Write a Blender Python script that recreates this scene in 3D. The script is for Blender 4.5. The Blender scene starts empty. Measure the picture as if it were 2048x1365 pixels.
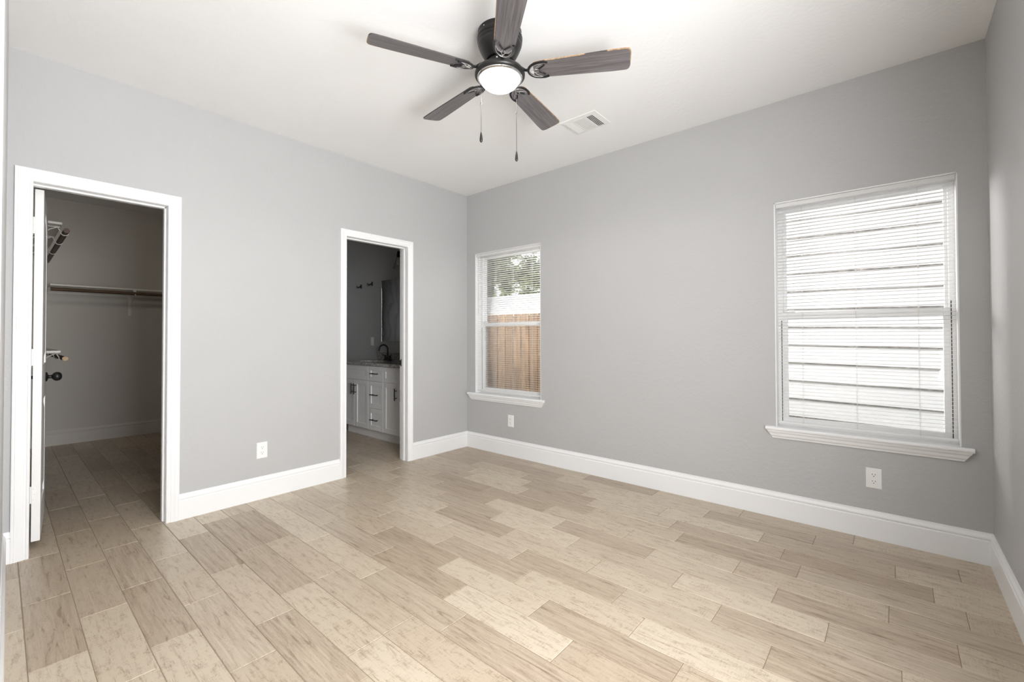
import bpy, math, random
from mathutils import Vector, Matrix

S = bpy.context.scene
COL = S.collection
PI = math.pi
R = math.radians

# ------------------------------------------------------------------ camera
CAM = Vector((3.5443, -3.3560, 1.1830))
yaw, pitch, roll = R(40.763), R(0.801), R(-0.135)
fw = Vector((-math.sin(yaw) * math.cos(pitch), math.cos(yaw) * math.cos(pitch), math.sin(pitch)))
rt = Vector((math.cos(yaw), math.sin(yaw), 0))
up = rt.cross(fw)
rt2 = rt * math.cos(roll) + up * math.sin(roll)
up2 = -rt * math.sin(roll) + up * math.cos(roll)
cd = bpy.data.cameras.new('camera')
cam = bpy.data.objects.new('camera', cd)
COL.objects.link(cam)
cd.sensor_width = 36.0
cd.lens = 886.01 / 2048 * 36.0
cd.shift_y = -19.22 / 2048
cd.clip_start = 0.005
cd.clip_end = 200
M4 = Matrix((rt2, up2, -fw)).transposed().to_4x4()
M4.translation = CAM
cam.matrix_world = M4
S.camera = cam

# ------------------------------------------------------------------ view, world, daylight, added fill
S.view_settings.view_transform = 'Standard'
S.view_settings.look = 'None'
S.view_settings.exposure = 0.17
S.view_settings.gamma = 1.0
S.view_settings.use_curve_mapping = False
S.cycles.use_denoising = True
S.cycles.max_bounces = 10
S.cycles.diffuse_bounces = 6
S.cycles.sample_clamp_indirect = 8.0

W = bpy.data.worlds.new('overcast_sky')
S.world = W
W.use_nodes = True
bg = W.node_tree.nodes['Background']
bg.inputs[0].default_value = (0.97, 0.98, 1.0, 1)
bg.inputs[1].default_value = 1.25

def light(name, kind, loc, energy, color=(1, 1, 1), size=None, size_y=None, aim=None, angle=None):
    d = bpy.data.lights.new(name, kind)
    d.energy = energy
    d.color = color
    if kind == 'AREA':
        d.shape = 'RECTANGLE'
        d.size = size
        d.size_y = size_y or size
    elif kind == 'SUN':
        d.angle = angle
    elif size is not None:
        d.shadow_soft_size = size
    o = bpy.data.objects.new(name, d)
    COL.objects.link(o)
    o.location = loc
    if aim is not None:
        o.rotation_euler = (Vector(aim) - Vector(loc)).to_track_quat('-Z', 'Y').to_euler()
    return o

# hazy sun over this house's roof: it lights the neighbour's siding and the garden, not the room
light('hazy_sun', 'SUN', (1, -6, 8), .5, (1.0, 0.99, 0.97), angle=R(25), aim=(1.6, 1.9, 0.6))
# second sun added down the gap between the houses to brighten the right wall
light('right_wall_fill_sun', 'SUN', (-6, 6.5, 2.75), 52.0, (1.0, 0.985, 0.96), angle=R(20), aim=(4.0, .5, 1.1))
# unseen fill lights added to brighten the room, hall, closet and bathroom
light('room_fill_light', 'AREA', (4.15, -2.65, 1.34), 134, (0.99, 0.995, 1.0), 1.20, 1.30, aim=(0.0, -1.7, 2.1))
light('hall_fill_light', 'AREA', (3.35, -4.1, 2.70), 4, (1.0, 0.97, 0.93), 0.5, 0.5, aim=(3.35, -4.1, 0))  # added above the unseen hall as extra fill
cl = light('closet_fill_light', 'SPOT', (-0.9, -2.2, 2.55), 16, (1.0, 0.90, 0.79), 0.18, aim=(-3.5, -2.6, 1.35))  # added to brighten the closet's far wall
cl.data.spot_size = R(88); cl.data.spot_blend = .9
light('bath_fill_light', 'AREA', (-4.1, -0.8, 1.6), 1.5, (0.97, 0.98, 1.0), 0.8, 0.8, aim=(-1, -0.8, 1.2))  # no window here; added to lift the bathroom

# ------------------------------------------------------------------ mesh helper
class MB:
    def __init__(s):
        s.v, s.f, s.m, s.sm, s.uv = [], [], [], [], None
    def add(s, vs, fs, mat=0, smooth=False, M=None):
        b = len(s.v)
        s.v += [tuple(M @ Vector(p)) if M else tuple(p) for p in vs]
        for f in fs:
            s.f.append(tuple(b + i for i in f)); s.m.append(mat); s.sm.append(smooth)
        return s
    def box(s, x0, x1, y0, y1, z0, z1, mat=0, M=None, bev=0.0):
        x0, x1 = min(x0, x1), max(x0, x1); y0, y1 = min(y0, y1), max(y0, y1); z0, z1 = min(z0, z1), max(z0, z1)
        if bev <= 0:
            vs = [(x, y, z) for x in (x0, x1) for y in (y0, y1) for z in (z0, z1)]
            fs = [(0, 1, 3, 2), (4, 6, 7, 5), (0, 4, 5, 1), (2, 3, 7, 6), (0, 2, 6, 4), (1, 5, 7, 3)]
            return s.add(vs, fs, mat, False, M)
        b = min(bev, (x1 - x0) * .49, (y1 - y0) * .49, (z1 - z0) * .49)
        X, Y, Z = (x0, x1), (y0, y1), (z0, z1)
        vs, idx = [], {}
        for i in (0, 1):
            for j in (0, 1):
                for k in (0, 1):
                    c = [X[i], Y[j], Z[k]]
                    sg = [1 if t == 0 else -1 for t in (i, j, k)]
                    for a in range(3):
                        p = [c[q] + (sg[q] * b if q != a else 0) for q in range(3)]
                        idx[(i, j, k, a)] = len(vs); vs.append(p)
        fs = []
        for a in range(3):
            o1, o2 = [q for q in range(3) if q != a]
            for side in (0, 1):
                ring = []
                for (p, q) in ((0, 0), (1, 0), (1, 1), (0, 1)):
                    t = [0, 0, 0]; t[a] = side; t[o1] = p; t[o2] = q
                    ring.append(idx[(t[0], t[1], t[2], a)])
                fs.append(tuple(ring))
        for a in range(3):
            o1, o2 = [q for q in range(3) if q != a]
            for p in (0, 1):
                for q in (0, 1):
                    t0 = [0, 0, 0]; t0[o1] = p; t0[o2] = q
                    t1 = list(t0); t1[a] = 1
                    fs.append((idx[(*t0, o1)], idx[(*t1, o1)], idx[(*t1, o2)], idx[(*t0, o2)]))
        for i in (0, 1):
            for j in (0, 1):
                for k in (0, 1):
                    fs.append((idx[(i, j, k, 0)], idx[(i, j, k, 1)], idx[(i, j, k, 2)]))
        return s.add(vs, fs, mat, False, M)
    def lathe(s, prof, n=32, mat=0, M=None, smooth=True, sx=1, sy=1):
        vs, fs, L = [], [], len(prof)
        for i in range(n):
            a = 2 * PI * i / n
            for r, z in prof:
                vs.append((r * math.cos(a) * sx, r * math.sin(a) * sy, z))
        for i in range(n):
            j = (i + 1) % n
            for k in range(L - 1):
                fs.append((i * L + k, j * L + k, j * L + k + 1, i * L + k + 1))
        return s.add(vs, fs, mat, smooth, M)
    def tube(s, pts, r, n=8, mat=0, M=None, cap=True, flat=1.0):
        P = [Vector(p) for p in pts]
        vs, fs = [], []
        prev = None
        for i, p in enumerate(P):
            t = (P[min(i + 1, len(P) - 1)] - P[max(i - 1, 0)]).normalized()
            if prev is None:
                a = Vector((0, 0, 1)) if abs(t.z) < .9 else Vector((1, 0, 0))
                u = t.cross(a).normalized()
            else:
                u = (prev - t * prev.dot(t)).normalized()
            w = t.cross(u)
            prev = u
            rr = r[i] if isinstance(r, (list, tuple)) else r
            for k in range(n):
                c = 2 * PI * k / n
                vs.append(p + u * math.cos(c) * rr + w * math.sin(c) * rr * flat)
        for i in range(len(P) - 1):
            for k in range(n):
                j = (k + 1) % n
                fs.append((i * n + k, i * n + j, (i + 1) * n + j, (i + 1) * n + k))
        if cap:
            fs.append(tuple(range(n - 1, -1, -1)))
            fs.append(tuple((len(P) - 1) * n + k for k in range(n)))
        return s.add([tuple(q) for q in vs], fs, mat, True, M)
    def prism(s, poly, a0, a1, axis, mat=0, M=None):
        """closed 2-D polygon (p,q) pushed from a0 to a1 along an axis"""
        def mk(p, q, a):
            return {'x': (a, p, q), 'y': (p, a, q), 'z': (p, q, a)}[axis]
        n = len(poly)
        vs = [mk(p, q, a0) for p, q in poly] + [mk(p, q, a1) for p, q in poly]
        fs = [(i, (i + 1) % n, n + (i + 1) % n, n + i) for i in range(n)]
        fs += [tuple(range(n - 1, -1, -1)), tuple(range(n, 2 * n))]
        return s.add(vs, fs, mat, False, M)
    def build(s, name, mats, parent=None, loc=None, rot=None, **kw):
        me = bpy.data.meshes.new(name)
        me.from_pydata(s.v, [], s.f)
        if not isinstance(mats, (list, tuple)):
            mats = [mats]
        for m in mats:
            me.materials.append(m)
        me.polygons.foreach_set('material_index', s.m)
        me.polygons.foreach_set('use_smooth', s.sm)
        me.update()
        import bmesh
        b = bmesh.new(); b.from_mesh(me)
        bmesh.ops.recalc_face_normals(b, faces=b.faces)
        b.to_mesh(me); b.free()
        if s.sm and any(s.sm):
            try: me.set_sharp_from_angle(angle=R(38))
            except Exception: pass
        o = bpy.data.objects.new(name, me)
        COL.objects.link(o)
        if parent is not None: o.parent = parent
        if loc is not None: o.location = loc
        if rot is not None: o.rotation_euler = rot
        for k, v in kw.items(): o[k] = v
        return o

def empty(name, loc=(0, 0, 0), rot=(0, 0, 0), **kw):
    o = bpy.data.objects.new(name, None)
    COL.objects.link(o)
    o.location = loc; o.rotation_euler = rot
    o.empty_display_size = .1
    for k, v in kw.items(): o[k] = v
    return o

def copy_tree(o, parent=None):
    c = o.copy(); COL.objects.link(c)
    if parent is not None: c.parent = parent
    for ch in [q for q in bpy.data.objects if q.parent is o]:
        copy_tree(ch, c)
    return c

# ------------------------------------------------------------------ materials
class NT:
    def __init__(s, name):
        s.m = bpy.data.materials.new(name); s.m.use_nodes = True
        s.t = s.m.node_tree; s.n = s.t.nodes; s.l = s.t.links
        s.b = s.n['Principled BSDF']
    def node(s, typ, **kw):
        x = s.n.new(typ)
        for k, v in kw.items():
            if k in x.inputs.keys() if isinstance(k, str) else False: x.inputs[k].default_value = v
            else: setattr(x, k, v)
        return x
    def link(s, a, b): s.l.new(a, b)
    def coord(s, kind='Object', scale=(1, 1, 1)):
        tc = s.n.new('ShaderNodeTexCoord'); mp = s.n.new('ShaderNodeMapping')
        mp.inputs['Scale'].default_value = scale
        s.link(tc.outputs[kind], mp.inputs['Vector'])
        return mp.outputs[0]
    def noise(s, vec, scale, detail=3, rough=.5, dist=0):
        x = s.n.new('ShaderNodeTexNoise')
        x.inputs['Scale'].default_value = scale; x.inputs['Detail'].default_value = detail
        x.inputs['Roughness'].default_value = rough; x.inputs['Distortion'].default_value = dist
        s.link(vec, x.inputs['Vector'])
        return x.outputs['Fac']
    def ramp(s, fac, stops):
        x = s.n.new('ShaderNodeValToRGB')
        e = x.color_ramp.elements
        while len(e) < len(stops): e.new(.5)
        for i, (p, c) in enumerate(stops):
            e[i].position = p; e[i].color = (*c, 1) if len(c) == 3 else c
        s.link(fac, x.inputs['Fac'])
        return x.outputs['Color']
    def mix(s, fac, a, b, mode='MIX'):
        x = s.n.new('ShaderNodeMix'); x.data_type = 'RGBA'; x.blend_type = mode
        for sock, v in ((x.inputs['Factor'], fac), (x.inputs['A'], a), (x.inputs['B'], b)): pass
        def put(i, v):
            if hasattr(v, 'links'): s.link(v, x.inputs[i])
            else: x.inputs[i].default_value = v if not isinstance(v, tuple) else ((*v, 1) if len(v) == 3 else v)
        put(0, fac); put(6, a); put(7, b)
        return x.outputs[2]
    def math(s, op, a, b=None):
        x = s.n.new('ShaderNodeMath'); x.operation = op
        for i, v in enumerate((a, b)):
            if v is None: continue
            if hasattr(v, 'links'): s.link(v, x.inputs[i])
            else: x.inputs[i].default_value = v
        return x.outputs[0]
    def bump(s, h, strength=.2, dist=.002):
        x = s.n.new('ShaderNodeBump')
        x.inputs['Strength'].default_value = strength; x.inputs['Distance'].default_value = dist
        s.link(h, x.inputs['Height']); s.link(x.outputs[0], s.b.inputs['Normal'])

def plain(name, col, rough=.5, metal=0, bump=None, var=.0, vscale=8, spec=None, coat=0):
    t = NT(name)
    t.b.inputs['Roughness'].default_value = rough
    t.b.inputs['Metallic'].default_value = metal
    if spec is not None: t.b.inputs['Specular IOR Level'].default_value = spec
    if coat: t.b.inputs['Coat Weight'].default_value = coat; t.b.inputs['Coat Roughness'].default_value = .12
    v = t.coord()
    n = t.noise(v, vscale, 4)
    a = tuple(c * (1 - var) for c in col); b = tuple(min(1, c * (1 + var)) for c in col)
    t.link(t.ramp(n, [(.3, a), (.7, b)]), t.b.inputs['Base Color'])
    if bump:
        t.bump(t.noise(v, bump[0], 3), bump[1], bump[2])
    return t.m

def wall_paint(name, col, s=1.0):
    t = NT(name)
    t.b.inputs['Roughness'].default_value = .55
    t.b.inputs['Specular IOR Level'].default_value = .3
    v = t.coord()
    n = t.noise(v, 1.3, 3)
    t.link(t.ramp(n, [(.3, tuple(c * .985 for c in col)), (.7, tuple(c * 1.015 for c in col))]), t.b.inputs['Base Color'])
    a = t.noise(v, 95, 2, .5)
    b = t.noise(v, 38, 2, .5)
    h = t.math('ADD', t.math('MULTIPLY', a, .6), b)
    t.bump(h, .45 * s, .004)
    return t.m

WALL = wall_paint('grey_wall_paint', (0.475, 0.476, 0.478))
CEIL = wall_paint('white_ceiling_paint', (0.87, 0.87, 0.87), .6)
CLOSETWALL = wall_paint('warm_lit_grey_paint', (0.56, 0.535, 0.50))  # the grey wall paint again, lighter and warmer to imitate the closet's light
TRIM = plain('white_trim_paint', (0.84, 0.845, 0.85), .32, var=.01, vscale=3)
DOORP = plain('white_door_paint', (0.82, 0.82, 0.815), .38, var=.01, vscale=3)
VINYL = plain('white_window_vinyl', (0.90, 0.90, 0.90), .35)
PLASTIC = plain('white_plastic', (0.84, 0.84, 0.83), .3)
DARK = plain('dark_slot', (0.015, 0.015, 0.015), .7)
STRIP = plain('dark_track_gap_shade', (0.05, 0.05, 0.045), .8)  # near-black for the shade in the window track gaps
BLACK = plain('oil_rubbed_bronze', (0.018, 0.017, 0.016), .38, .35, var=.3, vscale=20, spec=.6)
BLACK2 = plain('matte_black_metal', (0.012, 0.012, 0.013), .42, .2)
SILVER = plain('worn_silver_edge', (0.55, 0.53, 0.52), .35, .7)
CHROME = plain('polished_steel', (0.8, 0.8, 0.8), .12, 1)
SHELFW = plain('white_shelf_board', (0.78, 0.76, 0.72), .45)
WIRE = plain('white_bracket_metal', (0.72, 0.70, 0.66), .4)
CABW = plain('white_cabinet_paint', (0.86, 0.86, 0.86), .38)
PORCELAIN = plain('white_porcelain', (0.85, 0.85, 0.85), .15)
MDF = plain('raw_fibreboard_edge', (0.36, 0.24, 0.14), .8, bump=(300, .5, .002), var=.35, vscale=70)
DUCT_SHADE = plain('dark_duct_shade', (0.02, 0.02, 0.02), .8)
VENTP = plain('white_vent_enamel', (0.80, 0.80, 0.79), .4)

def m_slat():
    """thin white vinyl: mostly diffuse, a little light comes through"""
    t = NT('white_blind_slat')
    n = t.noise(t.coord(), 30, 2)
    c = t.ramp(n, [(.3, (.90, .90, .895)), (.7, (.92, .92, .915))])
    t.link(c, t.b.inputs['Base Color']); t.b.inputs['Roughness'].default_value = .4
    tr = t.n.new('ShaderNodeBsdfTranslucent'); t.link(c, tr.inputs['Color'])
    mx = t.n.new('ShaderNodeMixShader'); mx.inputs[0].default_value = .35
    t.link(t.b.outputs[0], mx.inputs[1]); t.link(tr.outputs[0], mx.inputs[2])
    t.link(mx.outputs[0], t.n['Material Output'].inputs[0])
    return t.m
SLAT = m_slat()

def m_floor():
    t = NT('wood_look_floor_tile')
    at = t.n.new('ShaderNodeAttribute'); at.attribute_name = 'plank'
    sep = t.n.new('ShaderNodeSeparateColor'); t.link(at.outputs['Color'], sep.inputs[0])
    uv = t.n.new('ShaderNodeUVMap'); uv.uv_map = 'UVMap'
    def mp(sc):
        m = t.n.new('ShaderNodeMapping'); m.inputs['Scale'].default_value = sc
        t.link(uv.outputs[0], m.inputs['Vector']); return m.outputs[0]
    tone, kind, third = sep.outputs[0], sep.outputs[1], sep.outputs[2]
    grain = t.noise(mp((4.0, 42, 1)), 1.0, 7, .72, 1.3)
    fine = t.noise(mp((12, 260, 1)), 1.0, 4, .65, .2)
    cross = t.noise(mp((170, 22, 1)), 1.0, 5, .7, .1)
    blot = t.noise(mp((11, 42, 1)), 1.0, 6, .70, .3)
    streak = t.noise(mp((2.0, 75, 1)), 1.0, 4, .6, .5)
    light_c = t.mix(tone, (0.485, 0.40, 0.30), (0.585, 0.505, 0.395))
    mid_c = t.mix(tone, (0.335, 0.255, 0.18), (0.42, 0.335, 0.25))
    # pale, cross-sawn tiles with worn tan patches
    g1 = t.math('ADD', t.math('MULTIPLY', cross, .34), t.math('ADD', t.math('MULTIPLY', fine, .22), t.math('MULTIPLY', blot, .5)))
    pale = t.mix(t.ramp(g1, [(.44, (1, 1, 1)), (.53, (0, 0, 0))]), light_c, t.mix(.9, light_c, mid_c))
    # long-grained tan tiles
    g2 = t.math('ADD', t.math('MULTIPLY', grain, .6), t.math('MULTIPLY', streak, .4))
    brown = t.mix(t.ramp(g2, [(.38, (1, 1, 1)), (.60, (0, 0, 0))]), t.mix(.30, light_c, mid_c), t.mix(.38, mid_c, (0.22, 0.155, 0.105)))
    colr = t.mix(t.ramp(kind, [(.25, (0, 0, 0)), (.90, (1, 1, 1))]), pale, brown)
    # dark hairlines, short saw nicks
    hl = t.ramp(grain, [(.34, (.58, .50, .43)), (.43, (1, 1, 1))])
    colr = t.mix(.75, colr, hl, 'MULTIPLY')
    sc = t.ramp(t.math('ADD', t.math('MULTIPLY', t.noise(mp((70, 190, 1)), 1, 3, .7), .6), t.math('MULTIPLY', blot, .4)), [(.38, (.66, .60, .54)), (.45, (1, 1, 1))])
    colr = t.mix(.7, colr, sc, 'MULTIPLY')
    t.link(colr, t.b.inputs['Base Color'])
    t.b.inputs['Roughness'].default_value = .34
    t.b.inputs['Specular IOR Level'].default_value = .6
    t.bump(t.math('ADD', grain, t.math('MULTIPLY', cross, .5)), .15, .002)
    return t.m
FLOOR = m_floor()
GROUT = plain('tan_grout', (0.26, 0.20, 0.145), .9, bump=(300, .3, .001), var=.1, vscale=40)

def m_blade():
    t = NT('grey_oak_blade')
    v = t.coord('Object', (2.5, 60, 8))
    g = t.noise(v, 1.0, 6, .6, .5)
    f = t.noise(t.coord('Object', (8, 320, 8)), 1.0, 3, .6)
    k = t.math('ADD', t.math('MULTIPLY', g, .65), t.math('MULTIPLY', f, .35))
    t.link(t.ramp(k, [(.32, (0.045, 0.040, 0.040)), (.50, (0.12, 0.108, 0.112)), (.68, (0.19, 0.175, 0.182))]), t.b.inputs['Base Color'])
    t.b.inputs['Roughness'].default_value = .38
    t.b.inputs['Coat Weight'].default_value = .35
    t.b.inputs['Coat Roughness'].default_value = .25
    t.bump(k, .2, .001)
    return t.m
BLADE = m_blade()
BLADE_EDGE = plain('dark_blade_edge', (0.05, 0.042, 0.04), .5)

def m_emit(name, col, strength):
    m = bpy.data.materials.new(name); m.use_nodes = True
    n = m.node_tree.nodes; b = n['Principled BSDF']
    b.inputs['Base Color'].default_value = (.9, .9, .9, 1)
    b.inputs['Roughness'].default_value = .25
    b.inputs['Emission Color'].default_value = (*col, 1)
    b.inputs['Emission Strength'].default_value = strength
    return m
BOWL = m_emit('lit_frosted_glass', (1.0, 0.985, 0.96), 3.0)

def m_glass():
    m = bpy.data.materials.new('clear_window_glass'); m.use_nodes = True
    t = m.node_tree; n = t.nodes; l = t.links
    n.remove(n['Principled BSDF'])
    out = n['Material Output']
    tr = n.new('ShaderNodeBsdfTransparent'); tr.inputs[0].default_value = (.97, .97, .97, 1)
    gl = n.new('ShaderNodeBsdfGlossy'); gl.inputs['Roughness'].default_value = .02
    fr = n.new('ShaderNodeFresnel'); fr.inputs['IOR'].default_value = 1.45
    sc = n.new('ShaderNodeMath'); sc.operation = 'MULTIPLY'; sc.inputs[1].default_value = .8
    mx = n.new('ShaderNodeMixShader')
    l.new(fr.outputs[0], sc.inputs[0]); l.new(sc.outputs[0], mx.inputs[0])
    l.new(tr.outputs[0], mx.inputs[1]); l.new(gl.outputs[0], mx.inputs[2]); l.new(mx.outputs[0], out.inputs[0])
    return m
GLASS = m_glass()

def m_rod():
    t = NT('stained_wood_rod')
    g = t.noise(t.coord('Object', (4, 50, 50)), 1.0, 5, .6, .4)
    t.link(t.ramp(g, [(.3, (0.045, 0.022, 0.012)), (.7, (0.14, 0.075, 0.04))]), t.b.inputs['Base Color'])
    t.b.inputs['Roughness'].default_value = .5
    return t.m
ROD = m_rod()
RODEND = plain('sawn_wood_end', (0.58, 0.43, 0.26), .7, var=.15, vscale=60)

def m_granite():
    t = NT('speckled_granite')
    v = t.coord()
    a = t.noise(v, 55, 5, .7); b = t.noise(v, 160, 3, .6)
    c = t.mix(t.ramp(a, [(.38, (0, 0, 0)), (.60, (1, 1, 1))]), (.22, .20, .185), (.60, .585, .56))
    c = t.mix(t.ramp(b, [(.35, (1, 1, 1)), (.43, (0, 0, 0))]), c, (.04, .035, .035))
    t.link(c, t.b.inputs['Base Color']); t.b.inputs['Roughness'].default_value = .18
    return t.m
GRANITE = m_granite()

def m_marble():
    t = NT('veined_marble_tile')
    v = t.coord('Object', (1, 1, 1))
    w = t.n.new('ShaderNodeTexWave'); w.inputs['Scale'].default_value = 1.3; w.inputs['Distortion'].default_value = 9
    w.inputs['Detail'].default_value = 4; w.inputs['Detail Scale'].default_value = 1.5
    t.link(v, w.inputs['Vector'])
    t.link(t.ramp(w.outputs['Fac'], [(.0, (.34, .34, .35)), (.10, (.42, .42, .42)), (1, (.46, .46, .46))]), t.b.inputs['Base Color'])
    t.b.inputs['Roughness'].default_value = .2
    return t.m
MARBLE = m_marble()
def m_mirror():
    t = NT('mirror_silver'); t.b.inputs['Base Color'].default_value = (.86, .87, .87, 1)
    t.b.inputs['Metallic'].default_value = 1; t.b.inputs['Roughness'].default_value = .02
    return t.m
MIRROR = m_mirror()

def m_siding():
    t = NT('white_wood_grain_siding')
    v = t.coord('Object', (4, 4, 60))
    g = t.noise(v, 1.0, 5, .6, 1.2)
    d = t.noise(t.coord('Object', (1, 1, 1)), 2.2, 3)
    c = t.ramp(g, [(.3, (.74, .735, .745)), (.7, (.84, .84, .845))])
    t.link(t.mix(t.ramp(d, [(.3, (.25, .25, .25)), (.7, (0, 0, 0))]), c, (.70, .69, .69)), t.b.inputs['Base Color'])
    t.b.inputs['Roughness'].default_value = .6
    t.bump(g, .6, .006)
    return t.m
SIDING = m_siding()
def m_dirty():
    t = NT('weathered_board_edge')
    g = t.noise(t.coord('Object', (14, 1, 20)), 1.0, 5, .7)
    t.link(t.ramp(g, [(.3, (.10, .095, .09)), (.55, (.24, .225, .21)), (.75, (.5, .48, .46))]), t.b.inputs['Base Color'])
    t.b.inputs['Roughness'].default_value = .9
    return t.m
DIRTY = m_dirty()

def m_fence():
    t = NT('cedar_fence_board')
    oi = t.n.new('ShaderNodeAttribute'); oi.attribute_name = 'plank'
    sep = t.n.new('ShaderNodeSeparateColor'); t.link(oi.outputs['Color'], sep.inputs[0])
    g = t.noise(t.coord('Object', (40, 10, 2.5)), 1.0, 5, .6, .6)
    k = t.noise(t.coord('Object', (9, 1, 4)), 1.0, 3, .5, .5)
    a = t.mix(sep.outputs[0], (.26, .165, .095), (.42, .28, .165))
    b = t.mix(t.ramp(g, [(.35, (0, 0, 0)), (.65, (1, 1, 1))]), (.15, .095, .06), a)
    t.link(t.mix(t.ramp(k, [(.22, (1, 1, 1)), (.30, (0, 0, 0))]), b, (.14, .07, .04)), t.b.inputs['Base Color'])
    t.b.inputs['Roughness'].default_value = .8
    return t.m
FENCE = m_fence()
METROOF = plain('white_metal_roof', (.78, .79, .80), .4, var=.03, vscale=2)
BARK = plain('grey_tree_bark', (.20, .17, .14), .9, bump=(30, .5, .02), var=.3, vscale=12)
def m_leaf():
    t = NT('tree_leaves')
    oi = t.n.new('ShaderNodeAttribute'); oi.attribute_name = 'plank'
    sep = t.n.new('ShaderNodeSeparateColor'); t.link(oi.outputs['Color'], sep.inputs[0])
    t.link(t.mix(sep.outputs[0], (.10, .13, .07), (.30, .34, .20)), t.b.inputs['Base Color'])
    t.b.inputs['Roughness'].default_value = .6
    return t.m
LEAF = m_leaf()
GRASS = plain('dry_grass_ground', (.22, .23, .12), .95, bump=(60, .6, .03), var=.4, vscale=9)

def set_attr(o, per_face, seeds=None):
    """one colour per face in the attribute 'plank'"""
    me = o.data
    ca = me.color_attributes.new('plank', 'FLOAT_COLOR', 'CORNER')
    vals = []
    for p in me.polygons:
        vals += list(per_face[p.index]) * p.loop_total
    ca.data.foreach_set('color', vals)

# ------------------------------------------------------------------ dimensions
H = 2.743
LBX = 3.9222
TH = .115
def near_y(x): return -3.333 - .0107 * x

# ------------------------------------------------------------------ floor of wood-look tiles
def floor():
    rnd = random.Random(7)
    P, L, G = .1556, .5975, .0012
    known = {-1.41 + 0: None}
    # row index k: from y = -1.41 - k*P down to -1.41-(k+1)*P ; joint phase measured in the photograph
    ph = {0: 3.177, -1: 2.955, -2: 3.328, -7: 3.537, -8: 3.18, 1: 2.736, 2: 2.355, 3: 2.583, 4: 2.149, 5: 1.987, 6: 1.397, 7: 1.544, 8: 1.756, 9: 1.384, 10: .335, 11: .62}
    x0, x1 = -4.3, 4.06
    vs, fs, mi, cols, uvs = [], [], [], [], []
    for k in range(-10, 23):
        ya, yb = -1.41 - k * P, -1.41 - (k + 1) * P
        ya = min(ya, .02)
        if ya <= yb + .01: continue
        p = ph.get(k, rnd.uniform(0, L)) % L
        n0 = int(math.floor((x0 - p) / L))
        x = p + n0 * L
        while x < x1:
            xa, xb = max(x, x0), min(x + L, x1)
            x += L
            if xb - xa < .02: continue
            tone = rnd.random(); kind = rnd.random() ** 1.25
            sx, sy = rnd.uniform(0, 90), rnd.uniform(0, 90)
            b = len(vs)
            e = .0016
            for (dx, z) in ((G, -.0016), (G + e, 0.0)):
                vs += [(xa + dx, yb + dx, z), (xb - dx, yb + dx, z), (xb - dx, ya - dx, z), (xa + dx, ya - dx, z)]
            quads = [(4, 5, 6, 7), (0, 1, 5, 4), (1, 2, 6, 5), (2, 3, 7, 6), (3, 0, 4, 7)]
            for q in quads:
                fs.append(tuple(b + i for i in q)); mi.append(0); cols.append((tone, kind, rnd.random(), 1))
                uvs += [(vs[b + i][0] - xa + sx, vs[b + i][1] - yb + sy) for i in q]
    b = len(vs)
    vs += [(x0, -4.95, -.0016), (x1, -4.95, -.0016), (x1, .02, -.0016), (x0, .02, -.0016),
           (x0, -4.95, -.08), (x1, -4.95, -.08), (x1, .02, -.08), (x0, .02, -.08)]
    for q in ((0, 1, 2, 3), (4, 7, 6, 5), (0, 4, 5, 1), (1, 5, 6, 2), (2, 6, 7, 3), (3, 7, 4, 0)):
        fs.append(tuple(b + i for i in q)); mi.append(1); cols.append((.5, .5, .5, 1)); uvs += [(0, 0)] * 4
    me = bpy.data.meshes.new('floor'); me.from_pydata(vs, [], fs)
    me.materials.append(FLOOR); me.materials.append(GROUT)
    me.polygons.foreach_set('material_index', mi)
    ul = me.uv_layers.new(name='UVMap')
    ul.data.foreach_set('uv', [c for q in uvs for c in q])
    o = bpy.data.objects.new('floor', me); COL.objects.link(o)
    set_attr(o, cols)
    o['kind'] = 'structure'
floor()

b = MB(); b.box(-4.3, 4.06, -4.95, .16, H, H + .1); b.build('ceiling', CEIL, kind='structure')

# ------------------------------------------------------------------ walls
D1 = (-3.238, -2.646, 2.040)     # closet door opening: y0, y1, top
D2 = (-1.415, -.787, 2.056)      # bath door opening
W1 = (.128, 1.010, .590, 2.085)
W2 = (2.949, 3.811, .590, 2.071)
BACKT = .15

b = MB()   # wall with the two doorways
b.box(-TH, 0, -3.6, D1[0], 0, H); b.box(-TH, 0, D1[0], D1[1], D1[2], H); b.box(-TH, 0, D1[1], D2[0], 0, H)
b.box(-TH, 0, D2[0], D2[1], D2[2], H); b.box(-TH, 0, D2[1], 0, 0, H)
b.build('wall_left', WALL, kind='structure')
b = MB()   # wall with the two windows; it runs on behind the bathroom
b.box(-4.3, W1[0], 0, BACKT, -.4, H); b.box(W1[1], W2[0], 0, BACKT, -.4, H); b.box(W2[1], 4.06, 0, BACKT, -.4, H)
for w in (W1, W2):
    b.box(w[0], w[1], 0, BACKT, -.4, w[2]); b.box(w[0], w[1], 0, BACKT, w[3], H)
b.build('wall_back', WALL, kind='structure')
b = MB()   # right wall, with an added opening out of view for the fill light
wy0, wy1, wz0, wz1 = -3.25, -2.05, .66, 2.10
b.box(LBX, LBX + .13, -3.6, wy0, 0, H); b.box(LBX, LBX + .13, wy1, .0, 0, H)
b.box(LBX, LBX + .13, wy0, wy1, 0, wz0); b.box(LBX, LBX + .13, wy0, wy1, wz1, H)
b.build('wall_right', WALL, kind='structure')
def slab_y(b, x0, x1, z0, z1, t=.115):
    b.prism([(x0, near_y(x0)), (x1, near_y(x1)), (x1, near_y(x1) - t), (x0, near_y(x0) - t)], z0, z1, 'z')
DX0, DX1 = 1.84, 3.86
b = MB(); slab_y(b, 0, DX0, 0, H); slab_y(b, DX0, DX1, 2.08, H); slab_y(b, DX1, LBX, 0, H)
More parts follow.
